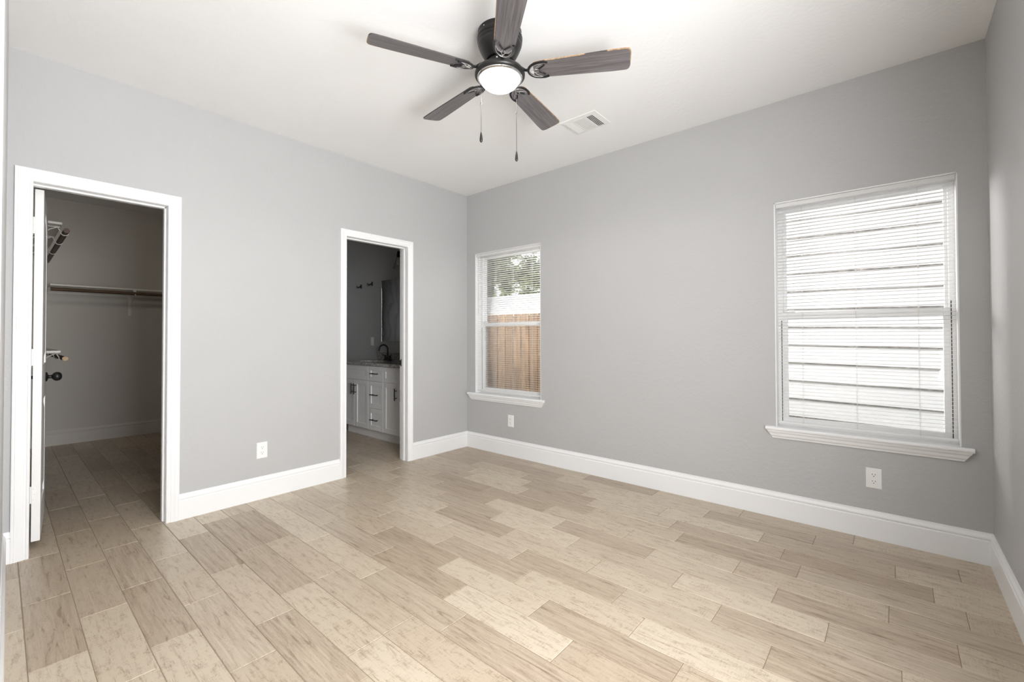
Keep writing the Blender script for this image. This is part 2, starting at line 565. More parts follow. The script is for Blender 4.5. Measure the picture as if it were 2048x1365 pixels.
b.build('wall_near', wall_paint('near_wall_paint', (.55, .55, .55), .15), kind='structure')
b = MB(); b.box(1.3, 4.06, -4.95, -4.85, 0, H); b.box(1.2, 1.3, -4.95, -3.44, 0, H); b.box(LBX, 4.06, -4.85, -3.6, 0, H)
b.build('wall_hall', WALL, kind='structure')
# closet
CX, CY0, CY1 = -3.505, -3.345, -1.72
b = MB(); b.box(CX - .1, CX, CY0 - .1, CY1, 0, H); b.build('wall_closet_far', CLOSETWALL, kind='structure')
b = MB(); b.box(CX, -TH, CY0 - .1, CY0, 0, H); b.build('wall_closet_left', CLOSETWALL, kind='structure')
b = MB(); b.box(CX, -TH - .001, CY1, CY1 + .04, 0, H); b.build('wall_closet_right', CLOSETWALL, kind='structure')
b = MB(); b.box(-TH - .012, -TH - .0005, CY0, D1[0] - .03, 0, H); b.box(-TH - .012, -TH - .0005, D1[1] + .03, CY1, 0, H)
b.box(-TH - .012, -TH - .0005, D1[0] - .03, D1[1] + .03, D1[2] + .03, H)
b.build('wall_closet_front', CLOSETWALL, kind='structure')
# bathroom
b = MB(); b.box(-4.3, -TH - .001, CY1 + .04, CY1 + .10, 0, H); b.build('wall_bath_left', MARBLE, kind='structure')
b = MB(); b.box(-4.3, -4.2, CY1 + .1, 0, 0, H); b.build('wall_bath_far', WALL, kind='structure')

# ------------------------------------------------------------------ baseboards
BH, BT = .1647, .014
PROF = [(0, 0), (BT, 0), (BT, .120), (BT - .001, .1225), (BT - .0045, .1255), (BT - .0045, .1300), (BT - .001, .1335),
        (BT - .0005, .1370), (BT - .002, .1430), (BT - .0075, .1530), (BT - .0095, .1600), (BT - .010, BH), (0, BH)]
def base_run(b, p0, p1, n, m0=0, m1=0):
    """profile pushed from p0 to p1; n is the direction into the room, m0/m1 +-1 mitre the ends"""
    p0, p1, n = Vector(p0).to_3d(), Vector(p1).to_3d(), Vector(n).to_3d()
    t = (p1 - p0).normalized()
    k = len(PROF); vs = []
    for p, m in ((p0, m0), (p1, -m1)):
        for d, z in PROF:
            vs.append(p + n * d + t * (d * m) + Vector((0, 0, z)))
    fs = [(i, (i + 1) % k, k + (i + 1) % k, k + i) for i in range(k)] + [tuple(range(k)), tuple(range(2 * k - 1, k - 1, -1))]
    b.add(vs, fs)
b = MB()
base_run(b, (0, D1[1] + .068), (0, D2[0] - .057), (1, 0)); base_run(b, (0, D2[1] + .057), (0, 0), (1, 0), 0, 1)
base_run(b, (0, near_y(0)), (0, D1[0] - .068), (1, 0), 1, 0)
b.build('baseboard_left', TRIM, kind='structure')
b = MB(); base_run(b, (0, 0), (LBX, 0), (0, -1), 1, 1); b.build('baseboard_back', TRIM, kind='structure')
b = MB(); base_run(b, (LBX, 0), (LBX, -3.375), (-1, 0), 1, 0); b.build('baseboard_right', TRIM, kind='structure')
b = MB(); base_run(b, (0, near_y(0)), (DX0, near_y(DX0)), (.0107, 1), 1, 0); b.build('baseboard_near', TRIM, kind='structure')
b = MB(); base_run(b, (CX, CY0), (CX, CY1), (1, 0)); base_run(b, (CX, CY0), (-.8, CY0), (0, 1)); base_run(b, (CX, CY1), (-TH, CY1), (0, -1))
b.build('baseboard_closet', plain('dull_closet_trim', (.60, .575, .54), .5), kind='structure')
b = MB(); base_run(b, (-4.2, 0), (-1.735, 0), (0, -1)); b.build('baseboard_bath', TRIM, kind='structure')

# ------------------------------------------------------------------ door casings and jambs
def casing(name, y0, y1, zt, w):
    root = empty(name, (0, 0, 0), kind='structure')
    prof = [(0, 0), (0, .009), (.05 * w, .0125), (.14 * w, .0125), (.20 * w, .0095), (.30 * w, .0095), (.36 * w, .0125),
            (.58 * w, .0155), (.70 * w, .0185), (.80 * w, .0185), (.84 * w, .0165), (.90 * w, .0165), (.94 * w, .0185), (w, .0170), (w, 0)]
    k = len(prof)
    path = [((y0, 0), (-1, 0)), ((y0, zt), (-1, 1)), ((y1, zt), (1, 1)), ((y1, 0), (1, 0))]
    b = MB(); vs = []
    for (y, z), (dy, dz) in path:
        for a, d in prof: vs.append((d, y + dy * a, z + dz * a))
    fs = []
    for i in range(3):
        for j in range(k): fs.append((i * k + j, i * k + (j + 1) % k, (i + 1) * k + (j + 1) % k, (i + 1) * k + j))
    fs += [tuple(range(k)), tuple(range(4 * k - 1, 3 * k - 1, -1))]
    b.add(vs, fs); b.build('casing', TRIM, root)
    j = .018     # jamb boards lining the opening, plus the door stop
    b = MB()
    b.box(-TH - .002, .003, y0 - .004, y0 + .0005, 0, zt, bev=0)
    b.box(-TH - .002, .003, y1 - .0005, y1 + .004, 0, zt)
    b.box(-TH - .002, .003, y0, y1, zt - .0005, zt + .004)
    b.build('jamb', TRIM, root)
    b = MB()
    sx0, sx1 = -.078, -.040
    b.box(sx0, sx1, y1 - .011, y1 - .0004, 0, zt, bev=.002)
    b.box(sx0, sx1, y0, y1, zt - .011, zt - .0004, bev=.002)
    b.build('door_stop', TRIM, root)
    return root
t1 = casing('trim_1', D1[0], D1[1], D1[2], .068)
t2 = casing('trim_2', D2[0], D2[1], D2[2], .057)
b = MB(); b.box(-.103, -.078, D2[1] - .0028, D2[1] - .0003, .905, .975, bev=.001); b.box(-.118, -.10, D2[1] - .006, D2[1] - .0005, .915, .965, bev=.002)
b.build('strike_plate', BLACK2, t2, label='black strike plate')

# ------------------------------------------------------------------ closet door (door_1)
def closet_door():
    th, wd, z0, z1 = .035, .575, .045, 2.030
    a = R(90 + 85.6)     # leaf direction from the hinge
    root = empty('door_1', (-.122, -3.209, 0), (0, 0, a), kind='structure')
    # local: x along the leaf, y thickness (negative y is the face towards the doorway)
    def panel_poly(px0, px1, pz0, pz1, arch, n=14):
        pts = [(px0, pz0), (px1, pz0)]
        if arch:
            for i in range(n + 1):
                t = i / n; x = px1 + (px0 - px1) * t
                pts.append((x, pz1 - arch + arch * math.sin(PI * t) ** .8))
        else: pts += [(px1, pz1), (px0, pz1)]
        return pts
    b = MB()
    y0, y1 = -th / 2, th / 2
    b.box(0, wd, y0 + .007, y1 - .007, z0, z1)
    # frame rails and stiles stand 7 mm proud of the core on both faces
    st = .10
    for ya, yb in ((y0, y0 + .0072), (y1 - .0072, y1)):
        b.box(0, st, ya, yb, z0, z1); b.box(wd - st, wd, ya, yb, z0, z1)
        b.box(st, wd - st, ya, yb, z0, .22); b.box(st, wd - st, ya, yb, .82, 1.03)
        n = 14; pz, arch = 1.95, .10
        vs, fs = [], []
        for yy in (ya, yb):
            for i in range(n + 1):
                x = st + (wd - 2 * st) * i / n
                vs += [(x, yy, pz - arch + arch * math.sin(PI * i / n) ** .8), (x, yy, z1)]
        m = 2 * (n + 1)
        for i in range(n):
            fs += [(2 * i, 2 * i + 2, 2 * i + 3, 2 * i + 1), (m + 2 * i, m + 2 * i + 1, m + 2 * i + 3, m + 2 * i + 2), (2 * i, m + 2 * i, m + 2 * i + 2, 2 * i + 2)]
        b.add(vs, fs)
    b.build('door_leaf', DOORP, root)
    for (pz0, pz1, arch) in ((.26, .78, 0), (1.07, 1.92, .10)):
        b = MB()
        for sgn in (-1, 1):
            o_ = panel_poly(st + .012, wd - st - .012, pz0, pz1, arch)
            i_ = panel_poly(st + .045, wd - st - .045, pz0 + .033, pz1 - .033, arch)
            n = len(o_)
            vs = [(x, sgn * (th / 2 - .0072), z) for x, z in o_] + [(x, sgn * (th / 2 - .001), z) for x, z in i_]
            fs = [(i, (i + 1) % n, n + (i + 1) % n, n + i) for i in range(n)] + [tuple(range(n, 2 * n))]
            b.add(vs, fs)
        b.build('door_panel', DOORP, root)
    for sgn in (-1, 1):
        M = Matrix.Translation((wd - .062, sgn * th / 2, .935)) @ Matrix.Rotation(-sgn * PI / 2, 4, 'X')
        b = MB(); b.lathe([(0, 0), (.030, 0), (.031, .003), (.027, .008), (.014, .011), (.0105, .016), (.0105, .026), (.014, .030), (.023, .036),
                           (.0285, .046), (.029, .054), (.025, .066), (.014, .074), (0, .076)], 28, M=M)
        b.build('door_knob', BLACK2, root, label='black egg shaped door knob')
    for z in (.308, 1.078, 1.823):
        b = MB()
        b.box(-.0016, .0, -.003, .030, z - .046, z + .046, bev=.0007)
        b.box(-.0016, .0, .016, .042, z - .046, z + .046, bev=.0007)
        b.tube([(-.004, .020, z - .047), (-.004, .020, z + .047)], .0045, 10)
        for q in (-.03, 0, .03): b.lathe([(0, -.0006), (.0032, -.0006), (.0036, .0005), (0, .0005)], 10, 1, Matrix.Translation((-.0016, .006 + abs(q) * .15, z + q)) @ Matrix.Rotation(PI / 2, 4, 'Y'))
        b.build('hinge', [DOORP, WIRE], root, label='painted butt hinge')
    b = MB(); b.box(wd - .0005, wd + .0015, -.012, .012, .905, .965); b.build('latch_plate', BLACK2, root)
    return root
closet_door()

# ------------------------------------------------------------------ windows
def window(idx, w):
    x0, x1, z0, z1 = w
    root = empty('window_%d' % idx, ((x0 + x1) / 2, .10, z0), kind='structure')
    cx, cy = (x0 + x1) / 2, .10
    def P(b, name, mat, par=root, **kw): return b.build(name, mat, par, loc=(-cx, -cy, -z0) if par is root else None, **kw)
    yb = BACKT
    b = MB()       # white lined reveal
    t = .006
    b.box(x0, x0 + t, .001, .085, z0, z1); b.box(x1 - t, x1, .001, .085, z0, z1); b.box(x0, x1, .001, .085, z1 - t, z1)
    P(b, 'reveal_lining', TRIM)
    b = MB()       # main vinyl frame
    f = .034
    b.box(x0, x0 + f, .080, yb, z0, z1, bev=.002); b.box(x1 - f, x1, .080, yb, z0, z1, bev=.002)
    b.box(x0 + f, x1 - f, .080, yb, z1 - f, z1, bev=.002); b.box(x0 + f, x1 - f, .080, yb, z0, z0 + .028, bev=.002)
    P(b, 'window_frame', VINYL)
    zm = 1.322
    def sash(name, za, zb, ya, yb2, s, rt_, rb):
        b = MB()
        a0, a1 = x0 + f - .006, x1 - f + .006
        b.box(a0, a0 + s, ya, yb2, za, zb, bev=.0025); b.box(a1 - s, a1, ya, yb2, za, zb, bev=.0025)
        b.box(a0 + s, a1 - s, ya, yb2, zb - rt_, zb, bev=.0025); b.box(a0 + s, a1 - s, ya, yb2, za, za + rb, bev=.0025)
        so = P(b, name, VINYL)
        g = MB(); ym = (ya + yb2) / 2
        g.box(a0 + s - .003, a1 - s + .003, ym - .002, ym + .002, za + rb - .003, zb - rt_ + .003)
        g.build('glass_pane', GLASS, so)
        return so
    sash('upper_sash', zm - .02, z1 - f + .004, .112, .140, .022, .022, .036)
    sash('lower_sash', z0 + .022, zm + .022, .084, .110, .030, .040, .036)
    b = MB()       # dark strips painted for the shade in the track gaps by the lower sash
    b.box(x0 + f - .0105, x0 + f - .0065, .0785, .0797, z0 + .03, zm - .03)
    b.box(x1 - f + .0065, x1 - f + .0105, .0785, .0797, z0 + .03, zm + .06)
    P(b, 'track_gap_shade', STRIP)
    b = MB()       # sash lock
    lx = x0 + .075
    b.box(lx - .028, lx + .028, .074, .094, zm + .022, zm + .030, bev=.002)
    b.tube([(lx - .005, .084, zm + .030), (lx - .005, .084, zm + .040), (lx + .02, .074, zm + .042)], .004, 8)
    P(b, 'sash_lock', VINYL)
    # stool and apron
    e0, e1 = (x0 - .057, x1 + .047) if idx == 2 else (x0 - .095 + .0, x1 + .045)
    b = MB()
    b.box(x0 + .0005, x1 - .0005, -.001, .083, z0 - .016, z0 + .0045)
    b.prism([(-.001, z0 - .018), (-.030, z0 - .018), (-.0345, z0 - .015), (-.0365, z0 - .008), (-.0345, z0 + .001), (-.030, z0 + .0045), (-.001, z0 + .0045)], e0, e1, 'x')
    P(b, 'window_sill', TRIM)
    b = MB()
    zz = z0 - .018
    pr = [(0, zz), (-.028, zz), (-.0265, zz - .010), (-.020, zz - .020), (-.017, zz - .034), (-.010, zz - .044), (-.009, zz - .052), (0, zz - .052)]
    vs = []
    n = len(pr)
    for s_, xe in ((1, e0 + .006), (-1, e1 - .006)):
        for y, z in pr: vs.append((xe + s_ * (zz - z) * .62, y, z))
    b.add(vs, [(i, (i + 1) % n, n + (i + 1) % n, n + i) for i in range(n)] + [tuple(range(n)), tuple(range(2 * n - 1, n - 1, -1))])
    P(b, 'window_apron', TRIM)
    return root
window(1, W1)
window(2, W2)
# unseen side window, added around the opening of the room fill light
added_win = empty('window_3', (LBX + .06, (wy0 + wy1) / 2, wz0), kind='structure')
b = MB(); yy0, yy1 = -(wy1 - wy0) / 2, (wy1 - wy0) / 2; hh = wz1 - wz0
b.box(.0, .06, yy0, yy0 + .05, 0, hh); b.box(.0, .06, yy1 - .05, yy1, 0, hh); b.box(.0, .06, yy0, yy1, 0, .05); b.box(.0, .06, yy0, yy1, hh - .05, hh); b.box(.0, .05, yy0, yy1, hh / 2 - .025, hh / 2 + .025)
b.build('window_frame', VINYL, added_win)

# ------------------------------------------------------------------ mini blinds
def blind(w, label, cords, group=None):
    x0, x1, z0, z1 = w
    x0 += .009; x1 -= .009
    zt = z1 - .007
    root = empty('mini_blind', ((x0 + x1) / 2, .030, zt), label=label, category='blind')
    root['group'] = 'white mini blinds in the windows'
    ox, oy, oz = (x0 + x1) / 2, .030, zt
    T = (-ox, -oy, -oz)
    b = MB()
    b.box(x0, x1, .012, .046, zt - .027, zt, bev=.002)
    b.build('headrail', SLAT, root, loc=T)
    for xe in (x0 - .0015, x1 - .0015):
        b = MB(); b.box(xe, xe + .003, .009, .049, zt - .031, zt + .002); b.build('mounting_bracket', SLAT, root, loc=T)
    pitch_, z = .0213, zt - .042
    zbot = z0 + .030
    b = MB()
    n = 0
    while z > zbot + .020:
        tl = R(-5.0)
        vs = []; K = 4; wd = .0252; th = .00045
        for s_ in (0, 1):
            for xe in (x0 + .002, x1 - .002):
                for k in range(K + 1):
                    u = (k / K - .5)
                    y = u * wd; zz = .0016 * (1 - (2 * u) ** 2) - s_ * th
                    vs.append((xe, .030 + y * math.cos(tl) - zz * math.sin(tl), z + y * math.sin(tl) + zz * math.cos(tl)))
        q = K + 1
        fs = []
        for k in range(K):
            fs += [(k, q + k, q + k + 1, k + 1), (2 * q + k, 2 * q + k + 1, 3 * q + k + 1, 3 * q + k)]
        fs += [(0, 2 * q, 3 * q, q), (q - 1, 2 * q - 1, 4 * q - 1, 3 * q - 1)]
        fs += [tuple(list(range(0, q)) + list(range(3 * q - 1, 2 * q - 1, -1))), tuple(list(range(q, 2 * q)) + list(range(4 * q - 1, 3 * q - 1, -1)))]
        b.add(vs, fs, 0, True)
        z -= pitch_
    b.build('slats', SLAT, root, loc=T)
    b = MB(); b.box(x0 + .001, x1 - .001, .018, .042, zbot - .006, zbot + .008, bev=.003); b.build('bottom_rail', SLAT, root, loc=T)
    for c in cords:
        cx = x0 + (x1 - x0) * c
        b = MB()
        for yy in (.0168, .0432): b.tube([(cx, yy, zt - .03), (cx, yy, zbot)], .0006, 5)
        b.tube([(cx + .004, .030, zt - .03), (cx + .004, .030, zbot)], .0005, 5)
        b.build('ladder_cord', WIRE, root, loc=T)
        b = MB(); b.box(cx - .011, cx + .011, .020, .040, zbot - .009, zbot - .0055, bev=.001); b.build('cord_button', PLASTIC, root, loc=T)
    b = MB(); wx = x0 + .105
    if w is W1:
        b.tube([(x0 + .045, .008, zt - .02), (x0 + .045, .008, zt - .66)], .0028, 6)
        b.build('tilt_wand', PLASTIC, root, loc=T)
    return root
blind(W1, 'white mini blind in the narrow-looking window nearest the room corner, fence seen through it', (.30, .58, .86))
blind(W2, 'white mini blind in the large window beside the right wall, white siding seen through it', (.165, .49, .82))

# ------------------------------------------------------------------ wall outlets
def outlet(label, loc, rz):
    """local: plate in the x-z plane, facing -y"""
    root = empty('wall_outlet', loc, (0, 0, rz), label=label, category='outlet')
    root['group'] = 'duplex outlets on the bedroom walls'
    b = MB()
    w, h = .0365, .0585
    pr = [(w, 0), (w, .0025), (w - .004, .0055)]
    vs = []
    for (dx, dy) in ((0, 0), (0, .003), (.0035, .0058)):
        vs += [(-w + dx, -dy, -h + dx), (w - dx, -dy, -h + dx), (w - dx, -dy, h - dx), (-w + dx, -dy, h - dx)]
    fs = [(8, 9, 10, 11), (3, 2, 1, 0)]
    for l in (0, 4):
        for i in range(4): fs.append((l + i, l + (i + 1) % 4, l + 4 + (i + 1) % 4, l + 4 + i))
    b.add(vs, fs)
    b.build('cover_plate', PLASTIC, root)
    for s_ in (-1, 1):
        z = s_ * .0195
        b = MB()
        pts = []
        for i in range(28):
            a = 2 * PI * i / 28
            pts.append((.0168 * math.cos(a), z + max(-.0135, min(.0135, .0168 * math.sin(a)))))
        b.prism(pts, -.0058, -.0085, 'y')
        for sx in (-1, 1): b.box(sx * .0064 - .0011, sx * .0064 + .0011, -.0087, -.0080, z + .0005, z + .0085, 1)
        b.lathe([(0, 0), (.0026, 0), (.0026, .0006), (0, .0006)], 12, 1, Matrix.Translation((0, -.0082, z - .0072)) @ Matrix.Rotation(PI / 2, 4, 'X'))
        b.build('receptacle', [PLASTIC, DARK], root)
    b = MB(); b.lathe([(0, 0), (.003, 0), (.0032, .0008), (0, .0012)], 12, 0, Matrix.Translation((0, -.0058, 0)) @ Matrix.Rotation(PI / 2, 4, 'X'))
    b.build('screw', PLASTIC, root)
    return root
outlet('white duplex outlet low on the wall between the two doorways', (0, -2.076, .356), PI / 2)
outlet('white duplex outlet below the window nearest the corner', (.634, 0, .349), 0)
outlet('white duplex outlet below the large window at right', (3.446, 0, .354), 0)

# ------------------------------------------------------------------ ceiling vent
def vent():
    cx, cy = 1.861, -.584
    root = empty('ceiling_vent', (cx, cy, H), label='white three-way supply vent on the ceiling beside a fan blade', category='vent')
    b = MB()
    X, Y = .147, .118
    ix0, ix1, iy0, iy1 = -.118, .108, -.083, .100
    def fr(x0, x1, y0, y1, z0, z1):
        b.box(x0, x1, y0, y1, z0, z1)
    lv = -.006
    # rim: low lip outside, raised field inside
    vs = [(-X, -Y, 0), (X, -Y, 0), (X, Y, 0), (-X, Y, 0), (-X + .003, -Y + .003, -.004), (X - .003, -Y + .003, -.004), (X - .003, Y - .003, -.004), (-X + .003, Y - .003, -.004),
          (ix0, iy0, -.008), (ix1, iy0, -.008), (ix1, iy1, -.008), (ix0, iy1, -.008), (ix0, iy0, -.001), (ix1, iy0, -.001), (ix1, iy1, -.001), (ix0, iy1, -.001)]
    fs = []
    for l in (0, 4, 8):
        for i in range(4): fs.append((l + i, l + (i + 1) % 4, l + 4 + (i + 1) % 4, l + 4 + i))
    b.add(vs, fs)
    z1a, z2a, z2b, z3a = ix0 + .055, ix0 + .068, ix0 + .155, ix0 + .172
    b.box(z1a, z2a, iy0, iy1, -.008, -.002); b.box(z2b, z3a, iy0, iy1, -.008, -.002)
    b.build('vent_frame', VENTP, root)
    b = MB(); b.box(ix0, ix1, iy0, iy1, -.0012, -.0004); b.build('duct_shade_panel', DUCT_SHADE, root)  # black sheet standing in for the shade inside the duct
    def vane_y(b, x, tilt, hw):
        M = Matrix.Translation((x, 0, -.0062)) @ Matrix.Rotation(tilt, 4, 'Y')
        b.box(-hw, hw, iy0, iy1, -.0005, .0005, M=M)
    b = MB()
    for i in range(5): vane_y(b, ix0 + .006 + i * .0108, R(-32), .0042)
    b.build('louvre_vanes', VENTP, root)
    b = MB()
    for i in range(5): vane_y(b, z3a + .003 + i * .0122, R(12), .0027)
    b.build('louvre_vanes', VENTP, root)
    b = MB()
    for i in range(13):
        M = Matrix.Translation((0, iy0 + .006 + i * .0143, -.0062)) @ Matrix.Rotation(R(-12), 4, 'X')
        b.box(z2a, z2b, -.0042, .0042, -.0004, .0004, M=M)
    b.build('louvre_vanes', VENTP, root)
    for x, y in ((X - .022, .012), (-X + .018, .012)):
        b = MB(); b.lathe([(0, -.0078), (.0035, -.0075), (.004, -.0055), (0, -.0045)], 12, 0, Matrix.Translation((x, y, 0))); b.build('screw', WIRE, root)
    b = MB(); b.tube([(ix0 - .002, -.03, -.007), (ix0 - .006, -.03, -.020), (ix0 - .012, -.034, -.024)], .0018, 6); b.build('damper_lever', WIRE, root)
vent()

# ------------------------------------------------------------------ ceiling fan
def fan():
    FX, FY = 2.0325, -1.6925
    root = empty('ceiling_fan', (FX, FY, H), label='dark bronze flush-mount ceiling fan with five grey wood blades and lit bowl', category='ceiling fan')
    b = MB()
    b.lathe([(0, 0), (.112, 0), (.113, -.012), (.113, -.028), (.116, -.032), (.116, -.038), (.1125, -.043), (.1145, -.048), (.1145, -.054),
             (.1105, -.060), (.112, -.066), (.108, -.076), (.100, -.095), (.090, -.115), (.080, -.132), (.074, -.142), (.070, -.146), (0, -.146)], 64)
    b.build('motor_housing', BLACK, root)
    for i in range(6):
        a = 2 * PI * i / 6 + .5
        b = MB(); b.lathe([(0, 0), (.0035, 0), (.003, .002), (0, .0028)], 10, 0, Matrix.Translation((.1128 * math.cos(a), .1128 * math.sin(a), -.018)) @ Matrix.Rotation(a, 4, 'Z') @ Matrix.Rotation(PI / 2, 4, 'Y'))
        b.build('screw', CHROME, root, label='small steel screw')
    b = MB(); b.lathe([(.055, -.146), (.062, -.150), (.062, -.176), (.050, -.182), (.050, -.192)], 40); b.build('rotor_hub', BLACK2, root)
    for i in range(10):
        a = 2 * PI * i / 10 + R(30 - 18) * (1 if i % 2 else 1)
        b = MB(); M = Matrix.Translation((.066 * math.cos(a), .066 * math.sin(a), -.165)) @ Matrix.Rotation(a, 4, 'Z') @ Matrix.Rotation(PI / 2, 4, 'Y')
        b.lathe([(0, -.006), (.0055, -.006), (.0055, .000), (.004, .003), (0, .004)], 10, 0, M); b.build('blade_iron_screw', CHROME, root, label='steel hub screw')
    # light kit
    b = MB()
    b.lathe([(.048, -.186), (.056, -.188), (.085, -.190), (.108, -.195), (.122, -.203), (.1285, -.214), (.128, -.224), (.122, -.231), (.117, -.2325), (.114, -.230), (.112, -.218), (.0, -.212)], 64)
    b.build('light_kit_pan', BLACK, root)
    b = MB(); b.lathe([(.1135, -.2305), (.1165, -.2325), (.1150, -.2365), (.106, -.2390), (.1035, -.2365), (.105, -.2310)], 64); b.build('trim_ring', CHROME, root, label='polished trim ring')
    b = MB(); b.lathe([(.1045, -.226), (.1040, -.236), (.100, -.248), (.091, -.262), (.076, -.275), (.055, -.285), (.030, -.290), (0, -.2915)], 48); b.build('glass_bowl', BOWL, root, label='lit frosted glass bowl')
    # pull chains
    side = Vector((.757, .653, 0)); away = Vector((-.672, .740, 0))
    for off, fwd, zb in ((-.093, -.072, -.592), (.085, .02, -.650)):
        p = side * off + away * fwd
        ring = .1235 / max(p.length, 1e-6)
        b = MB()
        zt_ = -.226
        z = zt_
        b.tube([(p.x, p.y, zt_), (p.x, p.y, zb + .048)], .0011, 6)
        zc = zt_ - .17
        b.tube([(p.x, p.y, zc), (p.x, p.y, zc - .01)], .0026, 8)
        ch = b.build('pull_chain', BLACK2, root)
        b = MB(); b.lathe([(0, 0), (.002, 0), (.0035, -.006), (.0062, -.020), (.0080, -.038), (.0072, -.047), (.004, -.052), (0, -.053)], 16, 0, Matrix.Translation((p.x, p.y, zb + .05)))
        b.build('chain_pull', BLACK, ch)
    # blades and irons
    R0, R1, zb = .172, .649, -.210
    worn = {0: -1, 1: -1, 2: 0, 3: -1, 4: -1}
    for k in range(5):
        ang = R(29.667 + 72 * k)
        piv = empty('blade_arm', (0, 0, 0)); 
        bpy.data.objects.remove(piv)
        M = Matrix.Rotation(ang, 4, 'Z')
        # outline
        out = []
        w0, w1 = .049, .0635
        out += [(R0 + .002, -w0 * .80), (R0 + .012, -w0 * .97)]
        N = 16
        for i in range(N + 1):
            t = i / N; out.append((R0 + .02 + (R1 - .034 - R0 - .02) * t, -(w0 + (w1 - w0) * min(1, t * 1.15))))
        for i in range(1, 14):
            a = -PI / 2 + PI * i / 14
            out.append((R1 - .034 + .034 * max(0, math.cos(a)) ** .52, w1 * (1 if math.sin(a) > 0 else -1) * abs(math.sin(a)) ** .50))
        for i in range(N + 1):
            t = 1 - i / N; out.append((R0 + .02 + (R1 - .034 - R0 - .02) * t, (w0 + (w1 - w0) * min(1, t * 1.15))))
        out += [(R0 + .012, w0 * .97), (R0 + .002, w0 * .80)]
        tilt = Matrix.Rotation(R(-13), 4, 'X')
        n = len(out); th = .0055
        rr = random.Random(k)
        def edge_w(x, y):
            s_ = worn[k]
            if s_ == 0: return 0
            if x > R1 - .045 and (y * s_ > -.02): return .0035 + rr.uniform(0, .0015)
            if y * s_ > .03:
                if k == 0 and .42 < x < .52: return 0
                return (.0018 + rr.uniform(0, .0012)) * (1.3 if x > .5 else 1)
            return 0
        vs, fs, mi = [], [], []
        cxm = (R0 + R1) / 2
        top = [(x, y, th / 2) for x, y in out]
        bot = [(x, y, -th / 2) for x, y in out]
        inn = []
        for x, y in out:
            e = edge_w(x, y)
            d = Vector((x - (R1 - .08 if x > R1 - .08 else x), y, 0)); d = d.normalized() if d.length > 1e-6 else Vector((1, 0, 0))
            inn.append((x - d.x * (e + .0003), y - d.y * (e + .0003), -th / 2 - .00001))
        vs = top + bot + inn
        b = MB()
        b.add(vs, [tuple(range(n))], 0)
        base = 0
        for i in range(n):
            j = (i + 1) % n
            x, y = out[i]
            m = 1 if edge_w(x, y) > 0 else 2
            b.f.append((i, j, n + j, n + i)); b.m.append(m); b.sm.append(False)
            b.f.append((n + i, n + j, 2 * n + j, 2 * n + i)); b.m.append(m); b.sm.append(False)
        b.f.append(tuple(range(3 * n - 1, 2 * n - 1, -1))); b.m.append(0); b.sm.append(False)
        bl = b.build('fan_blade', [BLADE, MDF, BLADE_EDGE], root, loc=(0, 0, zb))
        bl.rotation_euler = (M @ tilt).to_euler()
        if k in (0, 3): bl['label'] = 'grey wood blade with worn tan edge'
        # iron
        b = MB()
        b.tube([(.058, 0, .040), (.085, 0, .036), (.110, 0, .020), (.130, 0, .004), (.150, 0, -.001)], [.010, .009, .0085, .0085, .009], 10, flat=.7)
        T2 = tilt
        arc = []
        for i in range(19):
            a = -PI * .5 + PI * i / 18
            arc.append((R0 + .058 - .082 * math.cos(a) ** .8 if math.cos(a) > 0 else R0 + .058, .0475 * math.sin(a), -.0045))
        arc = [(arc[0][0] + .018, arc[0][1] + .006, -.006)] + arc + [(arc[-1][0] + .018, arc[-1][1] - .006, -.006)]
        b.tube(arc, .0068, 8, M=T2, flat=.7)
        sc = []
        for i in range(15):
            y = -.030 + .060 * i / 14
            sc.append((R0 + .042 - .016 * math.cos(y / .030 * PI), y, -.0052))
        b.tube(sc, .0042, 6, M=T2)
        iron = b.build('blade_iron', BLACK2, root, loc=(0, 0, zb)); iron.rotation_euler = M.to_euler()
        b = MB()
        c0 = (R0 - .012, 0, -.009)
        for s_ in (-1, 1):
            b.tube([c0, (R0 + .010, s_ * .008, -.0095), (R0 + .020, s_ * .024, -.0095), (R0 + .046, s_ * .040, -.0095)], .0012, 6, M=T2)
            b.tube([(R0 + .012, s_ * .010, -.0095), (R0 + .030, s_ * .004, -.0095)], .0010, 6, M=T2)
        rim = [(R0 + .058 - .076 * max(0, math.cos(-PI * .5 + PI * i / 18)) ** .8, .041 * math.sin(-PI * .5 + PI * i / 18), -.0095) for i in range(1, 18)]
        b.tube(rim, .0010, 6, M=T2)
        b.build('filigree', SILVER, iron)
fan()
fl = light('fan_bulb', 'SPOT', (2.0325, -1.6925, H - .305), 24, (1.0, .97, .94), .09, aim=(2.0325, -1.6925, 0))
fl.data.spot_size = R(172); fl.data.spot_blend = .3

